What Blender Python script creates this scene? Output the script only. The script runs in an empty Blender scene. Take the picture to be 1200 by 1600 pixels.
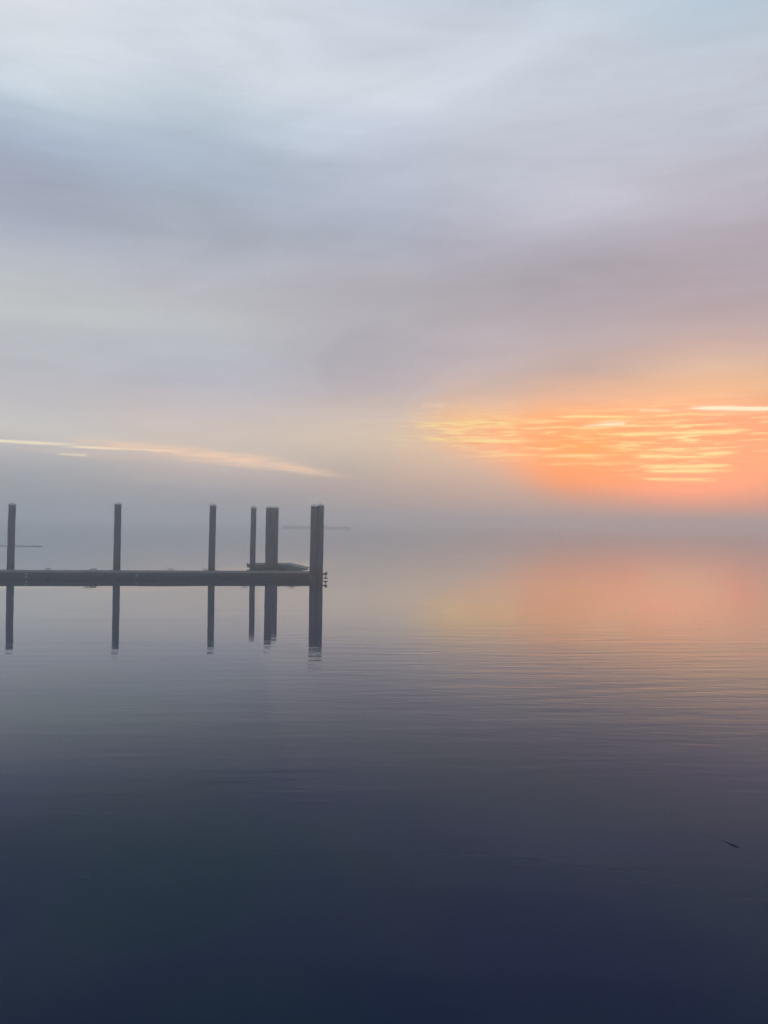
import bpy, bmesh, math, random
from mathutils import Vector, Matrix
R = math.radians
random.seed(7)
C = bpy.context.scene.collection
scene = bpy.context.scene

# ---------------------------------------------------------------- camera
CAM_H = 2.8
cd = bpy.data.cameras.new('camera')
cd.sensor_fit = 'VERTICAL'; cd.sensor_height = 36.0; cd.sensor_width = 27.0
cd.lens = 27.05
cd.clip_start = 0.05; cd.clip_end = 20000
cam = bpy.data.objects.new('camera', cd); C.objects.link(cam)
cam.location = (0, 0, CAM_H)
cam.rotation_euler = (Matrix.Rotation(R(90.57), 3, 'X') @ Matrix.Rotation(R(0.9), 3, 'Z')).to_euler()
scene.camera = cam

# ---------------------------------------------------------------- sun, exposure, render
SUN_AZ, SUN_EL = 21.0, 5.0
sl = bpy.data.lights.new('sun', 'SUN'); sl.energy = 0.045; sl.angle = R(60); sl.color = (1.0, 0.70, 0.52)
so = bpy.data.objects.new('sun', sl); C.objects.link(so)
sd = Vector((math.sin(R(SUN_AZ)) * math.cos(R(SUN_EL)), math.cos(R(SUN_AZ)) * math.cos(R(SUN_EL)), math.sin(R(SUN_EL))))
so.rotation_euler = sd.to_track_quat('Z', 'Y').to_euler()
so.location = (0, 0, 60)
vs = scene.view_settings
scene.display_settings.display_device = 'sRGB'
vs.view_transform = 'Standard'; vs.look = 'None'; vs.exposure = 0.0; vs.gamma = 1.0; vs.use_curve_mapping = False
scene.render.engine = 'CYCLES'
cy = scene.cycles
cy.use_denoising = True
try: cy.denoiser = 'OPENIMAGEDENOISE'
except Exception: pass
cy.max_bounces = 7; cy.diffuse_bounces = 2; cy.glossy_bounces = 3; cy.transmission_bounces = 2
cy.volume_bounces = 4; cy.transparent_max_bounces = 6
cy.caustics_reflective = False; cy.caustics_refractive = False
cy.volume_step_rate = 1.0

# ---------------------------------------------------------------- node helper
class NT:
    def __init__(self, tree):
        self.t = tree; self.n = tree.nodes; self.l = tree.links
    def new(self, kind): return self.n.new(kind)
    def put(self, sock, v):
        if isinstance(v, bpy.types.NodeSocket): self.l.new(v, sock)
        else: sock.default_value = v
    def m(self, op, a, b=None, c=None, clamp=False):
        n = self.new('ShaderNodeMath'); n.operation = op; n.use_clamp = clamp
        self.put(n.inputs[0], a)
        if b is not None: self.put(n.inputs[1], b)
        if c is not None: self.put(n.inputs[2], c)
        return n.outputs[0]
    def step(self, x, a, b, lo=0.0, hi=1.0, kind='SMOOTHSTEP'):
        n = self.new('ShaderNodeMapRange'); n.interpolation_type = kind
        self.put(n.inputs['Value'], x); self.put(n.inputs['From Min'], a); self.put(n.inputs['From Max'], b)
        self.put(n.inputs['To Min'], lo); self.put(n.inputs['To Max'], hi)
        return n.outputs['Result']
    def mix(self, f, a, b, blend='MIX'):
        n = self.new('ShaderNodeMix'); n.data_type = 'RGBA'; n.blend_type = blend
        self.put(n.inputs[0], f); self.put(n.inputs[6], a); self.put(n.inputs[7], b)
        return n.outputs[2]
    def xyz(self, x, y, z):
        n = self.new('ShaderNodeCombineXYZ')
        self.put(n.inputs[0], x); self.put(n.inputs[1], y); self.put(n.inputs[2], z)
        return n.outputs[0]
    def noise(self, vec, scale=1.0, detail=2.0, rough=0.5, dist=0.0):
        n = self.new('ShaderNodeTexNoise')
        self.put(n.inputs['Vector'], vec); self.put(n.inputs['Scale'], scale)
        self.put(n.inputs['Detail'], detail); self.put(n.inputs['Roughness'], rough); self.put(n.inputs['Distortion'], dist)
        return n.outputs[0]
    def ramp(self, f, stops, interp='LINEAR'):
        n = self.new('ShaderNodeValToRGB'); r = n.color_ramp; r.interpolation = interp
        while len(r.elements) > 1: r.elements.remove(r.elements[-1])
        r.elements[0].position = stops[0][0]; r.elements[0].color = (*stops[0][1], 1)
        for p, c in stops[1:]:
            e = r.elements.new(p); e.color = (*c, 1)
        self.put(n.inputs[0], f)
        return n.outputs[0]

# ---------------------------------------------------------------- world: dawn cloud deck over a clear Nishita sky
# each column: azimuth in degrees, then (elevation in degrees, r, g, b) of the cloud deck there
SKY = [
 (-24.8, [(0.1,0.296,0.332,0.361), (1.4,0.342,0.371,0.392), (3.2,0.413,0.423,0.456), (4.5,0.552,0.515,0.515), (5.8,0.631,0.604,0.578), (7.9,0.546,0.527,0.558), (9.6,0.515,0.515,0.565), (12.1,0.515,0.539,0.578), (13.8,0.565,0.584,0.597), (15.0,0.527,0.558,0.591), (17.0,0.468,0.503,0.578), (18.2,0.413,0.456,0.565), (19.7,0.376,0.413,0.527), (22.0,0.376,0.429,0.565), (23.8,0.392,0.485,0.644), (25.6,0.485,0.591,0.716), (27.4,0.61,0.701,0.791), (29.4,0.701,0.761,0.839), (31.3,0.73,0.776,0.855)]),
 (-14.3, [(0.3,0.328,0.342,0.376), (1.7,0.392,0.381,0.413), (3.1,0.539,0.468,0.451), (5.4,0.672,0.571,0.509), (7.2,0.651,0.558,0.533), (9.5,0.515,0.503,0.565), (11.3,0.491,0.515,0.578), (13.9,0.527,0.546,0.578), (16.1,0.491,0.491,0.552), (18.2,0.445,0.479,0.565), (20.7,0.413,0.456,0.565), (23.1,0.392,0.479,0.61), (25.4,0.413,0.503,0.631), (27.7,0.503,0.604,0.701), (29.8,0.61,0.68,0.776), (33.2,0.68,0.738,0.823)]),
 (-0.2, [(0.6,0.392,0.352,0.352), (2.5,0.485,0.402,0.376), (4.4,0.578,0.485,0.413), (6.3,0.68,0.565,0.456), (8.2,0.61,0.515,0.479), (10.0,0.515,0.456,0.491), (11.9,0.445,0.413,0.479), (14.6,0.468,0.445,0.503), (17.2,0.456,0.434,0.503), (19.0,0.413,0.434,0.527), (21.1,0.413,0.456,0.578), (24.0,0.468,0.527,0.658), (27.1,0.515,0.578,0.716), (29.7,0.61,0.672,0.753), (31.5,0.578,0.631,0.73), (34.2,0.565,0.644,0.753)]),
 (6.4, [(0.4,0.413,0.342,0.342), (1.1,0.445,0.352,0.342), (3.0,0.61,0.392,0.314), (4.5,0.761,0.468,0.305), (5.9,0.871,0.515,0.262), (7.5,0.871,0.552,0.27), (8.7,0.73,0.503,0.392), (10.1,0.578,0.456,0.429), (11.9,0.479,0.413,0.456), (14.6,0.456,0.413,0.468), (17.2,0.434,0.402,0.479), (19.8,0.423,0.413,0.515), (21.9,0.468,0.485,0.597), (25.1,0.509,0.546,0.658), (28.9,0.578,0.638,0.738), (32.1,0.578,0.638,0.738), (34.1,0.546,0.631,0.745)]),
 (13.8, [(0.5,0.413,0.279,0.254), (1.1,0.485,0.296,0.254), (1.9,0.631,0.287,0.195), (2.9,0.823,0.296,0.107), (5.4,0.905,0.371,0.102), (7.7,0.871,0.434,0.181), (9.4,0.73,0.445,0.314), (10.8,0.527,0.392,0.381), (13.1,0.456,0.376,0.413), (15.3,0.423,0.371,0.445), (17.8,0.413,0.371,0.456), (19.5,0.434,0.413,0.515), (21.5,0.503,0.503,0.61), (24.7,0.527,0.552,0.658), (28.5,0.565,0.617,0.73), (31.6,0.578,0.644,0.745), (33.6,0.527,0.617,0.73)]),
 (23.3, [(0.4,0.485,0.283,0.254), (1.3,0.68,0.283,0.216), (2.6,0.855,0.328,0.188), (4.4,0.839,0.352,0.188), (7.0,0.871,0.376,0.202), (8.7,0.855,0.485,0.283), (10.4,0.701,0.456,0.342), (12.5,0.527,0.376,0.371), (14.2,0.445,0.342,0.381), (15.8,0.413,0.342,0.413), (17.9,0.445,0.381,0.468), (19.8,0.468,0.423,0.515), (22.5,0.491,0.479,0.565), (25.5,0.515,0.552,0.672), (29.0,0.552,0.604,0.716), (32.3,0.456,0.578,0.701)]),
]
# (azimuth, elevation) of both ends of a sunlit cloud edge, half thickness, sag, brightness, colour
GOLD = (1.0, 0.74, 0.32); CREAM = (1.0, 0.86, 0.62); PEACH = (1.0, 0.68, 0.48)
STREAKS = [
 (-37.0, 4.99, -20.0, 4.76, .11, 0.0, .55, CREAM), (-23.2, 4.70, -14.0, 4.66, .075, 0.0, .60, CREAM),
 (-23.5, 5.02, -6.0, 3.95, .34, -0.22, .42, PEACH), (-18.0, 4.80, -3.2, 3.28, .30, -0.12, .50, PEACH),
 (-15.0, 4.15, -1.5, 3.08, .16, 0.0, .22, PEACH), (-26.0, 4.35, -11.0, 3.90, .22, 0.0, .10, PEACH),
 (-23.2, 4.17, -21.0, 4.15, .06, 0.0, .40, CREAM), (2.5, 8.55, 4.6, 8.50, .12, 0.0, .18, CREAM),
 (1.8, 7.02, 10.0, 7.22, .15, 0.0, .60, GOLD), (2.3, 6.15, 10.4, 5.85, .12, 0.0, .65, GOLD),
 (20.9, 8.05, 30.0, 7.60, .14, 0.0, .85, CREAM), (14.2, 7.03, 17.6, 7.11, .12, 0.0, 1.0, CREAM),
 (12.2, 7.68, 18.0, 7.52, .09, 0.0, .60, GOLD), (6.2, 4.85, 17.4, 4.84, .13, 0.0, .40, GOLD),
 (11.5, 4.25, 17.4, 4.18, .10, 0.0, .32, GOLD), (17.4, 4.80, 25.0, 4.96, .17, 0.14, .70, GOLD),
 (17.9, 4.08, 24.6, 4.03, .13, 0.06, .85, GOLD), (18.3, 3.72, 24.9, 3.74, .11, 0.04, .85, GOLD),
 (18.3, 3.18, 23.6, 3.05, .10, 0.0, .60, GOLD), (16.4, 6.36, 26.0, 6.45, .14, 0.10, .55, GOLD),
 (18.0, 7.95, 20.6, 7.92, .07, 0.0, .60, CREAM),
]
w = bpy.data.worlds.new('World'); scene.world = w; w.use_nodes = True
T = NT(w.node_tree); T.n.clear()
tc = T.new('ShaderNodeTexCoord')
sp = T.new('ShaderNodeSeparateXYZ'); T.l.new(tc.outputs['Generated'], sp.inputs[0])
X, Y, Z = sp.outputs
az = T.m('MULTIPLY', T.m('ARCTAN2', X, Y), 57.2958)
el = T.m('MULTIPLY', T.m('ARCSINE', Z), 57.2958)
# cloud wisps are long and thin: stretch the noise along the horizon
soft = T.noise(T.xyz(T.m('MULTIPLY', az, .035), T.m('MULTIPLY', el, .16), 3.1), 1.0, 4.0, .55, .4)
wisp = T.noise(T.xyz(T.m('MULTIPLY', az, .09), T.m('ADD', T.m('MULTIPLY', el, .75), T.m('MULTIPLY', az, .02)), 9.0), 1.0, 5.0, .6, .3)
fine = T.noise(T.xyz(T.m('MULTIPLY', az, .31), T.m('MULTIPLY', el, 4.3), 5.0), 1.0, 7.0, .66, .22)
ew = T.m('ADD', el, T.m('ADD', T.m('MULTIPLY', T.m('SUBTRACT', soft, .5), 2.6), T.m('MULTIPLY', T.m('SUBTRACT', wisp, .5), 1.3)))
ew = T.mix(T.step(el, 2.0, 9.0), T.xyz(el, el, el), T.xyz(ew, ew, ew))
s2 = T.new('ShaderNodeSeparateXYZ'); T.l.new(ew, s2.inputs[0]); ew = s2.outputs[0]
f90 = T.m('DIVIDE', ew, 90.0, clamp=True)
cols = []
for a, st in SKY:
    stops = [(e / 90.0, (r, g, b)) for e, r, g, b in st]
    stops += [(50 / 90.0, (.60, .66, .76)), (1.0, (.62, .68, .78))]
    cols.append((a, T.ramp(f90, stops)))
acc = cols[0][1]
for (a0, _), (a1, c1) in zip(cols, cols[1:]):
    acc = T.mix(T.step(az, a0, a1), acc, c1)
rest = T.ramp(f90, [(0, (.34, .36, .41)), (.06, (.40, .42, .48)), (.15, (.48, .50, .57)), (.3, (.55, .59, .68)), (.6, (.60, .66, .76)), (1, (.62, .68, .78))])
acc = T.mix(T.step(T.m('ABSOLUTE', az), 38.0, 85.0), acc, rest)
# the deck itself: soft torn sheets, a slate patch high on the left, a mauve bank rising to the right
def blob(a, e, ra, re, slope=0.0):
    u = T.m('DIVIDE', T.m('SUBTRACT', az, a), ra)
    v = T.m('SUBTRACT', el, e)
    if slope: v = T.m('SUBTRACT', v, T.m('MULTIPLY', T.m('SUBTRACT', az, a), slope))
    v = T.m('DIVIDE', v, re)
    return T.m('EXPONENT', T.m('MULTIPLY', T.m('ADD', T.m('MULTIPLY', u, u), T.m('MULTIPLY', v, v)), -1.0))
tl = T.m('SUBTRACT', el, T.m('MULTIPLY', az, .10))
sheet = T.noise(T.xyz(T.m('MULTIPLY', az, .055), T.m('MULTIPLY', tl, .22), 21.0), 1.0, 8.0, .58, .8)
lum = T.m('ADD', 1.0, T.m('MULTIPLY', T.m('SUBTRACT', sheet, .5), T.step(el, 4.0, 12.0, .10, .34)))
lum = T.m('ADD', lum, T.m('MULTIPLY', T.m('SUBTRACT', wisp, .5), .12))
lum = T.m('ADD', lum, T.m('MULTIPLY', T.m('SUBTRACT', fine, .5), .045))
lum = T.m('SUBTRACT', lum, T.m('MULTIPLY', blob(-23, 21.5, 13, 3.2, -.10), .11))
lum = T.m('SUBTRACT', lum, T.m('MULTIPLY', T.m('MULTIPLY', blob(14, 17.4, 19, 1.7, .11), T.step(sheet, .3, .6)), .15))
lum = T.m('SUBTRACT', lum, T.m('MULTIPLY', blob(-6, 20.3, 9, 1.2, .04), .05))
lum = T.m('ADD', lum, T.m('MULTIPLY', blob(2, 29.5, 12, 1.6, .28), .06))
acc = T.mix(1.0, acc, T.xyz(lum, lum, lum), 'MULTIPLY')
# rippled cirrus lit from below around the hidden sun
# red light of the sun just behind the deck
h1 = blob(16.5, 5.2, 10.0, 3.0); h2 = blob(21.3, 4.6, 4.2, 2.3)
acc = T.mix(1.0, acc, T.xyz(T.m('ADD', 1.0, T.m('ADD', T.m('MULTIPLY', h1, .42), T.m('MULTIPLY', h2, .70))), T.m('ADD', 1.0, T.m('MULTIPLY', h2, .03)), 1.0), 'MULTIPLY')
patch = T.m('MAXIMUM', blob(20.5, 6.2, 7.5, 1.7), T.m('MULTIPLY', blob(10.0, 6.3, 8.0, 1.4), .95))
patch = T.m('MAXIMUM', patch, T.m('MULTIPLY', blob(21.0, 4.2, 3.8, .9), .8))
rip = T.step(fine, .51, .61)
acc = T.mix(T.m('MULTIPLY', T.m('MULTIPLY', patch, rip), .85), acc, (1.1, .82, .36, 1))
drk = T.step(fine, .50, .36)
acc = T.mix(T.m('MULTIPLY', T.m('MULTIPLY', patch, drk), .65), acc, (.95, .29, .12, 1))
brk = T.step(fine, .36, .54, .22, 1.2)
# a pale bank of mist that cuts the glow off along a slope on its lower left
edge = T.m('SUBTRACT', T.m('SUBTRACT', T.m('ADD', 6.7, T.m('MULTIPLY', T.m('SUBTRACT', az, 2.8), -.46)), el), T.m('MULTIPLY', T.m('SUBTRACT', soft, .5), 1.5))
bank = T.m('MULTIPLY', T.step(edge, -1.2, 2.3), T.m('MULTIPLY', T.step(az, -3.0, 4.0), T.step(az, 17.0, 10.0)))
acc = T.mix(T.m('MULTIPLY', bank, .80), acc, T.ramp(f90, [(0, (.42, .34, .33)), (2.0 / 90, (.50, .38, .34)), (5.5 / 90, (.74, .56, .42))]))
warp = T.m('MULTIPLY', T.m('SUBTRACT', wisp, .5), .14)
for a0, e0, a1, e1, th, bow, st, colr in STREAKS:
    t = T.m('DIVIDE', T.m('SUBTRACT', az, a0), a1 - a0)
    q = T.m('SUBTRACT', T.m('MULTIPLY', t, 2.0), 1.0); q2 = T.m('MULTIPLY', q, q)     # 0 in the middle, 1 at the ends
    ctr = T.m('ADD', T.m('ADD', T.m('MULTIPLY', t, e1 - e0), e0), warp)
    if bow: ctr = T.m('SUBTRACT', ctr, T.m('MULTIPLY', T.m('SUBTRACT', 1.0, q2), bow))
    d = T.m('DIVIDE', T.m('SUBTRACT', el, ctr), th)
    g = T.m('EXPONENT', T.m('MULTIPLY', T.m('MULTIPLY', d, d), -1.0))
    env = T.step(q2, 1.0, .25)
    k = T.m('MULTIPLY', T.m('MULTIPLY', g, env), T.m('MULTIPLY', T.step(fine, .34, .60, .45, 1.15) if colr is PEACH else brk, st * 1.5), clamp=True)
    acc = T.mix(k, acc, (*colr, 1))
hs = T.new('ShaderNodeHueSaturation'); hs.inputs['Saturation'].default_value = .84
T.put(hs.inputs['Fac'], T.step(el, 9.0, 16.0)); T.put(hs.inputs['Color'], acc); acc = hs.outputs[0]
nish = T.new('ShaderNodeTexSky'); nish.sky_type = 'NISHITA'; nish.sun_disc = False
nish.sun_elevation = R(SUN_EL); nish.sun_rotation = R(SUN_AZ); nish.air_density = 1.2; nish.dust_density = 2.0
b1 = T.new('ShaderNodeBackground'); T.l.new(nish.outputs[0], b1.inputs[0]); b1.inputs[1].default_value = .08
b2 = T.new('ShaderNodeBackground'); T.l.new(acc, b2.inputs[0]); b2.inputs[1].default_value = 1.0
mx = T.new('ShaderNodeMixShader'); mx.inputs[0].default_value = .95
T.l.new(b1.outputs[0], mx.inputs[1]); T.l.new(b2.outputs[0], mx.inputs[2])
wo = T.new('ShaderNodeOutputWorld'); T.l.new(mx.outputs[0], wo.inputs[0])
w.cycles.sampling_method = 'MANUAL'; w.cycles.sample_map_resolution = 1024

# ---------------------------------------------------------------- object helpers
def tag(o, label=None, cat=None, group=None, kind=None):
    for k, v in (('label', label), ('category', cat), ('group', group), ('kind', kind)):
        if v: o[k] = v
    return o
def empty(name, loc, rz=0.0):
    o = bpy.data.objects.new(name, None); C.objects.link(o)
    o.location = loc; o.rotation_euler = (0, 0, rz); o.empty_display_size = .3
    return o
def obj(name, me, mat=None, parent=None, loc=(0, 0, 0), rot=(0, 0, 0)):
    if isinstance(me, bmesh.types.BMesh):
        bm = me; me = bpy.data.meshes.new(name); bm.to_mesh(me); bm.free()
    if mat and not me.materials: me.materials.append(mat)
    o = bpy.data.objects.new(name, me); C.objects.link(o)
    o.location = loc; o.rotation_euler = rot
    if parent: o.parent = parent
    return o
def box(bm, x0, x1, y0, y1, z0, z1, bev=0.0, rough=0.0):
    r = bmesh.ops.create_cube(bm, size=1.0)
    vs_ = r['verts']
    for v in vs_:
        v.co = Vector((x0 + (v.co.x + .5) * (x1 - x0), y0 + (v.co.y + .5) * (y1 - y0), z0 + (v.co.z + .5) * (z1 - z0)))
        if rough: v.co += Vector([random.uniform(-rough, rough) for _ in range(3)])
    if bev:
        es = list({e for v in vs_ for e in v.link_edges})
        bmesh.ops.bevel(bm, geom=es, offset=bev, segments=2, affect='EDGES', profile=.6)
    return bm
def rings(bm, pts, seg=16, cap=True):
    """pts: (x, y, z, r) up a roughly vertical stack"""
    prev = None; first = None
    for x, y, z, r, *wob in pts:
        w_ = wob[0] if wob else None
        ring = []
        for i in range(seg):
            a = 2 * math.pi * i / seg
            rr = r * (w_[i] if w_ else 1.0)
            ring.append(bm.verts.new((x + rr * math.cos(a), y + rr * math.sin(a), z)))
        if prev:
            for i in range(seg):
                f = bm.faces.new((prev[i], prev[(i + 1) % seg], ring[(i + 1) % seg], ring[i])); f.smooth = True
        else: first = ring
        prev = ring
    if cap:
        bm.faces.new(prev); bm.faces.new(first[::-1])
    return bm
def tube(bm, path, radii, seg=8):
    path = [Vector(p) for p in path]; prev = None; n = len(path)
    for k, p in enumerate(path):
        d = (path[min(k + 1, n - 1)] - path[max(k - 1, 0)]).normalized()
        up = Vector((0, 0, 1)) if abs(d.z) < .9 else Vector((1, 0, 0))
        s = d.cross(up).normalized(); u = s.cross(d)
        r = radii[k] if isinstance(radii, (list, tuple)) else radii
        ring = [bm.verts.new(p + (s * math.cos(2 * math.pi * i / seg) + u * math.sin(2 * math.pi * i / seg)) * r) for i in range(seg)]
        if prev:
            for i in range(seg):
                f = bm.faces.new((prev[i], prev[(i + 1) % seg], ring[(i + 1) % seg], ring[i])); f.smooth = True
        else: bm.faces.new(ring[::-1])
        prev = ring
    bm.faces.new(prev)
    return bm

# ---------------------------------------------------------------- materials
def mat(name, c1, c2, scale=(6, 6, 1.5), rough=.75, metal=0.0, bump=.25, dist=.01, detail=6, extra=None):
    m = bpy.data.materials.new(name); m.use_nodes = True
    N = NT(m.node_tree); bs = m.node_tree.nodes['Principled BSDF']
    t = N.new('ShaderNodeTexCoord'); mp = N.new('ShaderNodeMapping'); mp.inputs['Scale'].default_value = scale
    N.l.new(t.outputs['Object'], mp.inputs[0])
    n1 = N.noise(mp.outputs[0], 1.0, detail, .62, .3)
    n2 = N.noise(mp.outputs[0], 5.0, 4, .6)
    f = N.step(N.m('ADD', N.m('MULTIPLY', n1, .7), N.m('MULTIPLY', n2, .3)), .36, .64)
    col = N.mix(f, (*c1, 1), (*c2, 1))
    if extra: col = extra(N, t, col)
    N.put(bs.inputs['Base Color'], col)
    N.put(bs.inputs['Roughness'], N.step(n2, .3, .7, rough - .12, min(1, rough + .1)))
    bs.inputs['Metallic'].default_value = metal
    b = N.new('ShaderNodeBump'); b.inputs['Strength'].default_value = bump; b.inputs['Distance'].default_value = dist
    N.put(b.inputs['Height'], N.m('ADD', n1, N.m('MULTIPLY', n2, .5)))
    N.l.new(b.outputs[0], bs.inputs['Normal'])
    return m
def tide(N, t, col):
    g = N.new('ShaderNodeNewGeometry'); s = N.new('ShaderNodeSeparateXYZ'); N.l.new(g.outputs['Position'], s.inputs[0])
    n = N.noise(t.outputs['Object'], 7.0, 4, .6)
    z = N.m('ADD', s.outputs[2], N.m('MULTIPLY', n, .5))
    return N.mix(N.step(z, .95, .55), col, (.022, .026, .020, 1))       # weed and mussels below the high-water mark
M_PILE = mat('pile_timber', (.038, .046, .076), (.072, .082, .118), (9, 9, .9), .85, bump=.6, dist=.02, extra=tide)
M_CAP = mat('cap_plastic', (.34, .35, .36), (.48, .48, .47), (3, 3, 3), .5, bump=.1, dist=.003)
M_DECK = mat('deck_timber', (.026, .030, .042), (.055, .060, .075), (2, 14, 8), .8, bump=.3)
M_WALE = mat('waler_timber', (.024, .032, .062), (.042, .052, .088), (1.2, 10, 10), .8, bump=.4)
M_CONC = mat('float_concrete', (.034, .042, .066), (.060, .068, .090), (3, 3, 4), .85, bump=.3, extra=None)
M_RUB = mat('black_rubber', (.016, .020, .034), (.028, .034, .050), (5, 5, 5), .65, bump=.1)
M_STEEL = mat('galvanised_steel', (.12, .125, .13), (.22, .22, .23), (8, 8, 8), .5, .7, bump=.1, dist=.002)
M_PALE = mat('pale_plastic', (.22, .22, .23), (.32, .32, .33), (6, 6, 6), .5, bump=.05)
M_RUST = mat('rusty_steel', (.09, .028, .018), (.16, .05, .028), (12, 12, 12), .85, .2, bump=.3)
M_TEAL = mat('teal_paint', (.018, .055, .075), (.04, .09, .11), (3, 3, 3), .6, bump=.1)
M_LOG = mat('driftwood', (.30, .31, .31), (.42, .42, .42), (1, 8, 8), .85, bump=.5)
M_BARK = mat('wet_bark', (.020, .022, .026), (.045, .045, .048), (20, 20, 60), .5, bump=.5, dist=.003)

# water: still and dark, lightly ruffled by a cat's-paw nearer the shore
wm = bpy.data.materials.new('sea_water'); wm.use_nodes = True
N = NT(wm.node_tree); N.n.clear()
body = N.new('ShaderNodeBsdfDiffuse'); skin = N.new('ShaderNodeBsdfGlossy'); skin.distribution = 'GGX'
g = N.new('ShaderNodeNewGeometry'); s = N.new('ShaderNodeSeparateXYZ'); N.l.new(g.outputs['Position'], s.inputs[0])
px, py, _ = s.outputs
big = N.noise(N.xyz(N.m('MULTIPLY', px, .10), N.m('MULTIPLY', py, .16), 2.0), 1.0, 3, .5)
murk = N.noise(N.xyz(N.m('MULTIPLY', px, .35), N.m('MULTIPLY', py, .35), 7.0), 1.0, 2, .5)
N.put(body.inputs['Color'], N.mix(N.step(murk, .35, .65), (.001, .008, .046, 1), (.001, .016, .036, 1)))
skin.inputs['Color'].default_value = (.95, .985, 1.0, 1)
# the air just stirs the water to the right of the dock
ruf = N.step(N.m('ADD', N.m('ADD', px, N.m('MULTIPLY', py, -.03)), N.m('MULTIPLY', N.m('SUBTRACT', big, .5), 9.0)), -1.0, 7.0)
N.put(skin.inputs['Roughness'], N.step(ruf, 0.0, 1.0, .015, .10, 'LINEAR'))
# long-crested ripples, crests across the view, in drifting patches
def ripple(sx, sy, ang, z, det):
    c_, s_ = math.cos(R(ang)), math.sin(R(ang))
    u = N.m('ADD', N.m('MULTIPLY', px, c_ * sx), N.m('MULTIPLY', py, s_ * sx))
    v = N.m('ADD', N.m('MULTIPLY', px, -s_ * sy), N.m('MULTIPLY', py, c_ * sy))
    return N.noise(N.xyz(u, v, z), 1.0, det, .5, .35)
r1 = ripple(.55, 3.6, 6, 1.0, 2); r2 = ripple(1.3, 9.0, -9, 4.0, 2); r3 = ripple(.12, .55, 4, 8.0, 2)
side = N.step(N.m('SUBTRACT', px, N.m('MULTIPLY', py, .02)), -6.0, 3.0, .34, 1.2)
side = N.m('MULTIPLY', side, N.step(py, 4.0, 13.0, .30, 1.0))
near = N.step(N.m('ADD', py, N.m('MULTIPLY', N.m('SUBTRACT', big, .5), 14.0)), 24.0, 15.0, .10, 1.0)
hgt = N.m('ADD', N.m('MULTIPLY', r1, .0058), N.m('MULTIPLY', r2, .0020))
hgt = N.m('ADD', N.m('MULTIPLY', N.m('MULTIPLY', hgt, near), side), N.m('MULTIPLY', r3, .006))
b = N.new('ShaderNodeBump'); b.inputs['Strength'].default_value = 1.0; b.inputs['Distance'].default_value = 1.0
N.put(b.inputs['Height'], hgt); N.l.new(b.outputs[0], skin.inputs['Normal']); N.l.new(b.outputs[0], body.inputs['Normal'])
# clear water: hardly any mirror looking down into it, nearly all mirror at a glance
fr = N.new('ShaderNodeFresnel'); fr.inputs[0].default_value = 1.333; N.l.new(b.outputs[0], fr.inputs[1])
fx = N.m('MULTIPLY', N.m('POWER', fr.outputs[0], 1.8), 3.3)
fac = N.m('DIVIDE', fx, N.m('POWER', N.m('ADD', 1.0, N.m('POWER', N.m('DIVIDE', fx, .79), 3.0)), .3333))
ms = N.new('ShaderNodeMixShader'); N.put(ms.inputs[0], fac); N.l.new(body.outputs[0], ms.inputs[1]); N.l.new(skin.outputs[0], ms.inputs[2])
mo = N.new('ShaderNodeOutputMaterial'); N.l.new(ms.outputs[0], mo.inputs[0])

# ---------------------------------------------------------------- setting: water and fog
bm = bmesh.new()
ys_ = [-200, -60, -15, 0, 8, 16, 26, 40, 60, 100, 200, 500, 1500, 4000]
xs_ = [-4000, -1200, -300, -80, -20, 0, 20, 80, 300, 1200, 4000]
gr = [[bm.verts.new((x, y, 0)) for x in xs_] for y in ys_]
for j in range(len(ys_) - 1):
    for i in range(len(xs_) - 1):
        bm.faces.new((gr[j][i], gr[j][i + 1], gr[j + 1][i + 1], gr[j + 1][i]))
tag(obj('water', bm, wm), 'calm dark blue water with faint ripples reflecting the dawn sky', kind='structure')

FOG_TOP = 5.4
bm = bmesh.new(); box(bm, -4050, 4050, -250, 4050, -1.0, FOG_TOP)
fm = bpy.data.materials.new('sea_fog'); fm.use_nodes = True
fm.node_tree.nodes.clear(); N = NT(fm.node_tree)
pv = N.new('ShaderNodeVolumePrincipled'); mo = N.new('ShaderNodeOutputMaterial'); N.l.new(pv.outputs[0], mo.inputs['Volume'])
pv.inputs['Color'].default_value = (.90, .96, 1.0, 1); pv.inputs['Density'].default_value = .0074; pv.inputs['Anisotropy'].default_value = .78
hz_ = obj('haze', bm, fm)
tag(hz_, 'pale even sea fog lying low over the water', kind='stuff')

# ---------------------------------------------------------------- the long floating dock (local x along it, y away from the camera)
DA = R(10.0)
DOCK0 = Vector((-16.36, 32.89, 0))
def dk(s, n, z=0.0):
    return (DOCK0.x + s * math.cos(DA) - n * math.sin(DA), DOCK0.y + s * math.sin(DA) + n * math.cos(DA), z)
dock = empty('floating_dock', (DOCK0.x, DOCK0.y, .03), DA)
tag(dock, 'long low dark floating dock running in from the left edge', 'dock')
S0, S1, W = -11.0, 13.72, 1.45
bm = bmesh.new(); box(bm, -1.42, 1.42, .06, W - .06, -.28, .13, .03); fme = None
x = S1 - 1.5; first = None
while x > S0:
    if first is None: first = obj('float', bm, M_CONC, dock, (x, 0, 0))
    else: obj('float', first.data, None, dock, (x, 0, random.uniform(-.008, .008)))
    x -= 2.95
for y0 in (0, W - .07):
    x = S1; k = 0
    while x > S0:
        bm = bmesh.new(); box(bm, x - 4.9, x - .01, y0, y0 + .07, .03, .232 + random.uniform(-.004, .004), .006)
        obj('waler', bm, M_WALE, dock); x -= 4.9
bm = bmesh.new(); box(bm, S1 + .002, S1 + .07, .0, W, .03, .228, .006); obj('end_waler', bm, M_WALE, dock)
bm = bmesh.new(); x = S1 + .06
while x > S0:
    box(bm, x - .138, x, -.02, W + .02, .238, .272 + random.uniform(-.003, .004)); x -= .145
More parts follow.
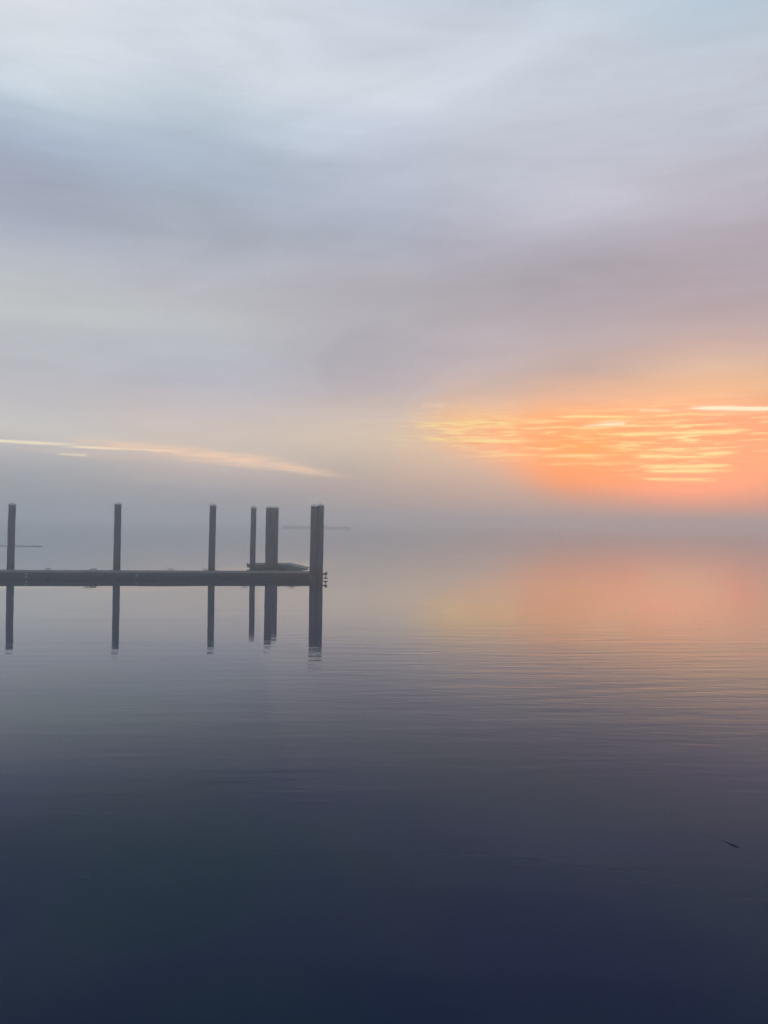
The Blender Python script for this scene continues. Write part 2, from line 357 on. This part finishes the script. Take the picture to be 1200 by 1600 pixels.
tag(obj('deck_boards', bm, M_DECK, dock), kind='stuff')
x = S1
while x > S0:
    bm = bmesh.new(); box(bm, x - 4.88, x - .02, -.052, -.004, .10, .20, .015); obj('rub_rail', bm, M_RUB, dock); x -= 4.9
def cleat(s, n, k=1.0):
    bm = bmesh.new(); box(bm, -.09 * k, .09 * k, -.035, .035, 0, .02, .004)
    for q in (-.045, .045): tube(bm, [(q * k, 0, .015), (q * k, 0, .075)], .013 * k, 8)
    tube(bm, [(-.16 * k, 0, .095), (-.08 * k, 0, .078), (.08 * k, 0, .078), (.16 * k, 0, .095)], [.008, .016 * k, .016 * k, .008], 8)
    obj('cleat', bm, M_STEEL, dock, (s, n, .274))
for s_, n_, k_ in ((-6.6, .12, 1), (-2.4, .12, 1), (1.62, 1.32, 1), (3.50, .12, 1.15), (6.95, 1.32, 1), (8.48, 1.32, 1), (10.3, .12, 1), (12.4, .12, 1)): cleat(s_, n_, k_)
for s_, z_ in ((1.06, .20), (1.08, .08), (5.62, .14)):
    bm = bmesh.new(); box(bm, -.045, .045, 0, .012, -.035, .035, .004); obj('bolt_plate', bm, M_PALE, dock, (s_, -.066, z_))
# little humps of line and a coil left on the deck edge
bm = bmesh.new()
for k in range(4): tube(bm, [(math.cos(a / 6 * math.pi) * (.17 - k * .012), math.sin(a / 6 * math.pi) * (.17 - k * .012), .02 + k * .028) for a in range(13)], .015, 6)
coil = obj('rope_coil', bm, M_LOG, None, dk(3.66, .7, .304)); tag(coil, 'small dark coil of rope on the dock deck between the two left piles', 'rope')
# guide bracket that sticks out past the last piles at the end of the dock
br = empty('end_bracket', (S1 + .0, 0, 0)); br.parent = dock
bm = bmesh.new(); box(bm, -.1, .30, -.06, .02, .20, .27, .008); obj('arm', bm, M_WALE, br)
bm = bmesh.new(); tube(bm, [(.22, -.03, .02), (.22, -.03, .20)], .028, 10); obj('post', bm, M_PALE, br)
bm = bmesh.new(); box(bm, .12, .31, -.08, .03, .02, .075, .01); obj('foot', bm, M_RUST, br)
bm = bmesh.new(); rings(bm, [(.24, -.02, .27, .05), (.24, -.02, .30, .055), (.24, -.02, .33, .03)], 10); obj('knob', bm, M_RUB, br)

# ---------------------------------------------------------------- piles
def make_pile(pos, top, r, lean, label, seed):
    rnd = random.Random(seed)
    p = empty('mooring_pile', pos); p.rotation_euler = (lean[1], lean[0], rnd.uniform(0, 3))
    tag(p, label, 'pile', 'tall round piles standing along the dock')
    bm = bmesh.new(); n = 12
    wob0 = [1 + rnd.uniform(-.035, .035) for _ in range(20)]
    pts = []
    for k in range(n + 1):
        z = -1.0 + (top - .10 + 1.0) * k / n
        wob = [q + rnd.uniform(-.015, .015) for q in wob0]
        pts.append((rnd.uniform(-.006, .006), rnd.uniform(-.006, .006), z, r * (1.04 - .08 * k / n), wob))
    rings(bm, pts, 20); obj('shaft', bm, M_PILE, p)
    bm = bmesh.new(); z = top - .13
    rings(bm, [(0, 0, z, r * 1.07), (0, 0, z + .06, r * 1.07), (0, 0, z + .075, r * 1.0), (0, 0, z + .14, r * .35), (0, 0, z + .15, r * .1)], 20)
    obj('cap', bm, M_CAP, p)
    return p
def hoop(s, n, r=.20):
    h = empty('pile_hoop', (s, W + .02, .0)); h.parent = dock
    bm = bmesh.new(); tube(bm, [((r) * math.cos(a), n - W - .02 + r * math.sin(a), .22) for a in [i * math.pi / 8 for i in range(17)]], .022, 8)
    obj('ring', bm, M_STEEL, h)
    bm = bmesh.new(); box(bm, -.30, .30, -.015, .10, .16, .285, .01); obj('bracket', bm, M_STEEL, h)
PILES = [
 ((-16.725, 34.55), 3.30, .155, (0.006, .004), 'leftmost dark pile behind the dock, beside the left edge of the view'),
 ((-12.177, 35.20), 3.40, .155, (-.005, .003), 'second pile from the left, alone in the middle of the long dock'),
 ((-8.013, 35.95), 3.42, .155, (.008, -.004), 'third pile from the left, standing alone left of the slim far pile'),
 ((-6.708, 39.53), 3.39, .142, (.004, .0), 'slimmest pile, farther off behind the dock on the small float'),
 ((-5.457, 36.75), 3.36, .172, (.004, .0), 'nearer left pile of the inner touching pair behind the dock'),
 ((-5.561, 39.32), 3.40, .172, (.002, .0), 'farther right pile of the inner pair, partly hidden by its neighbour'),
 ((-3.191, 35.12), 3.45, .158, (.002, .0), 'left pile of the outer pair at the front of the dock end'),
 ((-2.906, 35.20), 3.48, .158, (.002, .0), 'rightmost pile of all, at the very end of the dock'),
]
for i, ((x, y), top, r, lean, lab) in enumerate(PILES): make_pile((x, y, 0), top, r, lean, lab, 11 + i)
for (x, y), *_ in (PILES[0], PILES[1], PILES[2], PILES[4]):
    v = Vector((x, y, 0)) - DOCK0
    hoop(v.x * math.cos(DA) + v.y * math.sin(DA), -v.x * math.sin(DA) + v.y * math.cos(DA), .2)

# ---------------------------------------------------------------- small float behind the dock, with a ramp dipping into the water
fl = empty('small_float', (-7.42, 42.3, 0), R(1.5))
tag(fl, 'small low float with a ramp sloping into the water, behind the dock', 'float')
bm = bmesh.new(); box(bm, 0, .95, .02, 1.48, -.2, .17, .03); a = obj('pontoon', bm, M_CONC, fl, (.08, 0, 0)); obj('pontoon', a.data, None, fl, (1.07, 0, 0))
bm = bmesh.new()
for k in range(12): box(bm, .02 + k * .17, .175 + k * .17, -.03, 1.53, .205, .240 + random.uniform(-.003, .003))
tag(obj('deck_boards', bm, M_DECK, fl), kind='stuff')
bm = bmesh.new(); box(bm, 0, 2.06, -.09, -.035, .06, .225, .006); obj('waler', bm, M_WALE, fl)
bm = bmesh.new(); tube(bm, [(-.04, .1, .06), (-.04, .1, .30)], .045, 10); obj('bollard', bm, M_RUB, fl)
rp = empty('ramp', (2.07, 0, .245)); rp.parent = fl; rp.rotation_euler = (0, R(12.0), 0)
bm = bmesh.new()
for k in range(9): box(bm, k * .165, k * .165 + .15, .0, 1.45, -.03, .004)
tag(obj('tread_boards', bm, M_TEAL, rp), kind='stuff')
for yy in (-.06, 1.46):
    bm = bmesh.new(); box(bm, -.02, 1.5, yy, yy + .05, -.20, .03, .006); obj('side_beam', bm, M_TEAL, rp)

# ---------------------------------------------------------------- far things fading in the fog
fb = empty('far_breakwater', (-30.0, 229.0, 0), R(0.6))
tag(fb, 'faint low breakwater far off in the fog behind the right piles', 'breakwater')
x = 0; k = 0
for ln in (3.3, 3.6, 3.4, 3.5, 3.4, 3.0):
    bm = bmesh.new(); h_ = random.uniform(.42, .50)
    box(bm, x, x + ln - .10, -.9, .9, -.4, h_ * .72, .05); box(bm, x + .04, x + ln - .14, -.75, .75, h_ * .72 + .004, h_, .04)
    obj('pontoon', bm, M_CONC, fb); x += ln
lb = empty('log_boom', (-39.65, 66.4, 0), R(4.0))
tag(lb, 'faint line of floating logs in the fog beyond the leftmost pile', 'log boom')
x = 0
for ln in (3.9, 3.2, 2.6):
    bm = bmesh.new(); tube(bm, [(x + ln * q, math.sin(q * 5) * .04, .02 + .008 * math.sin(q * 9)) for q in [i / 8 for i in range(9)]], [.03, .05, .055, .06, .06, .06, .055, .05, .035], 10)
    obj('log', bm, M_LOG, lb); x += ln + .12

# ---------------------------------------------------------------- twig afloat near the camera
tw = empty('floating_twig', (3.09, 6.78, 0), 0)
tag(tw, 'thin dark twig floating on the dark water at lower right', 'twig')
bm = bmesh.new(); tube(bm, [(-.02, .045, .004), (-.01, .02, .006), (.012, -.02, .006), (.035, -.045, .004), (.048, -.062, .0)], [.0025, .0045, .006, .0055, .0025], 8); obj('stem', bm, M_BARK, tw)
bm = bmesh.new(); tube(bm, [(-.02, .045, .004), (-.055, .10, .000), (-.10, .17, -.0008), (-.125, .24, .0002)], [.002, .0016, .0012, .0008], 6); obj('tail', bm, M_BARK, tw)
bm = bmesh.new(); tube(bm, [(-.10, .17, .001), (-.112, .172, .012), (-.128, .185, .010)], [.0022, .002, .001], 6); obj('side_shoot', bm, M_BARK, tw)
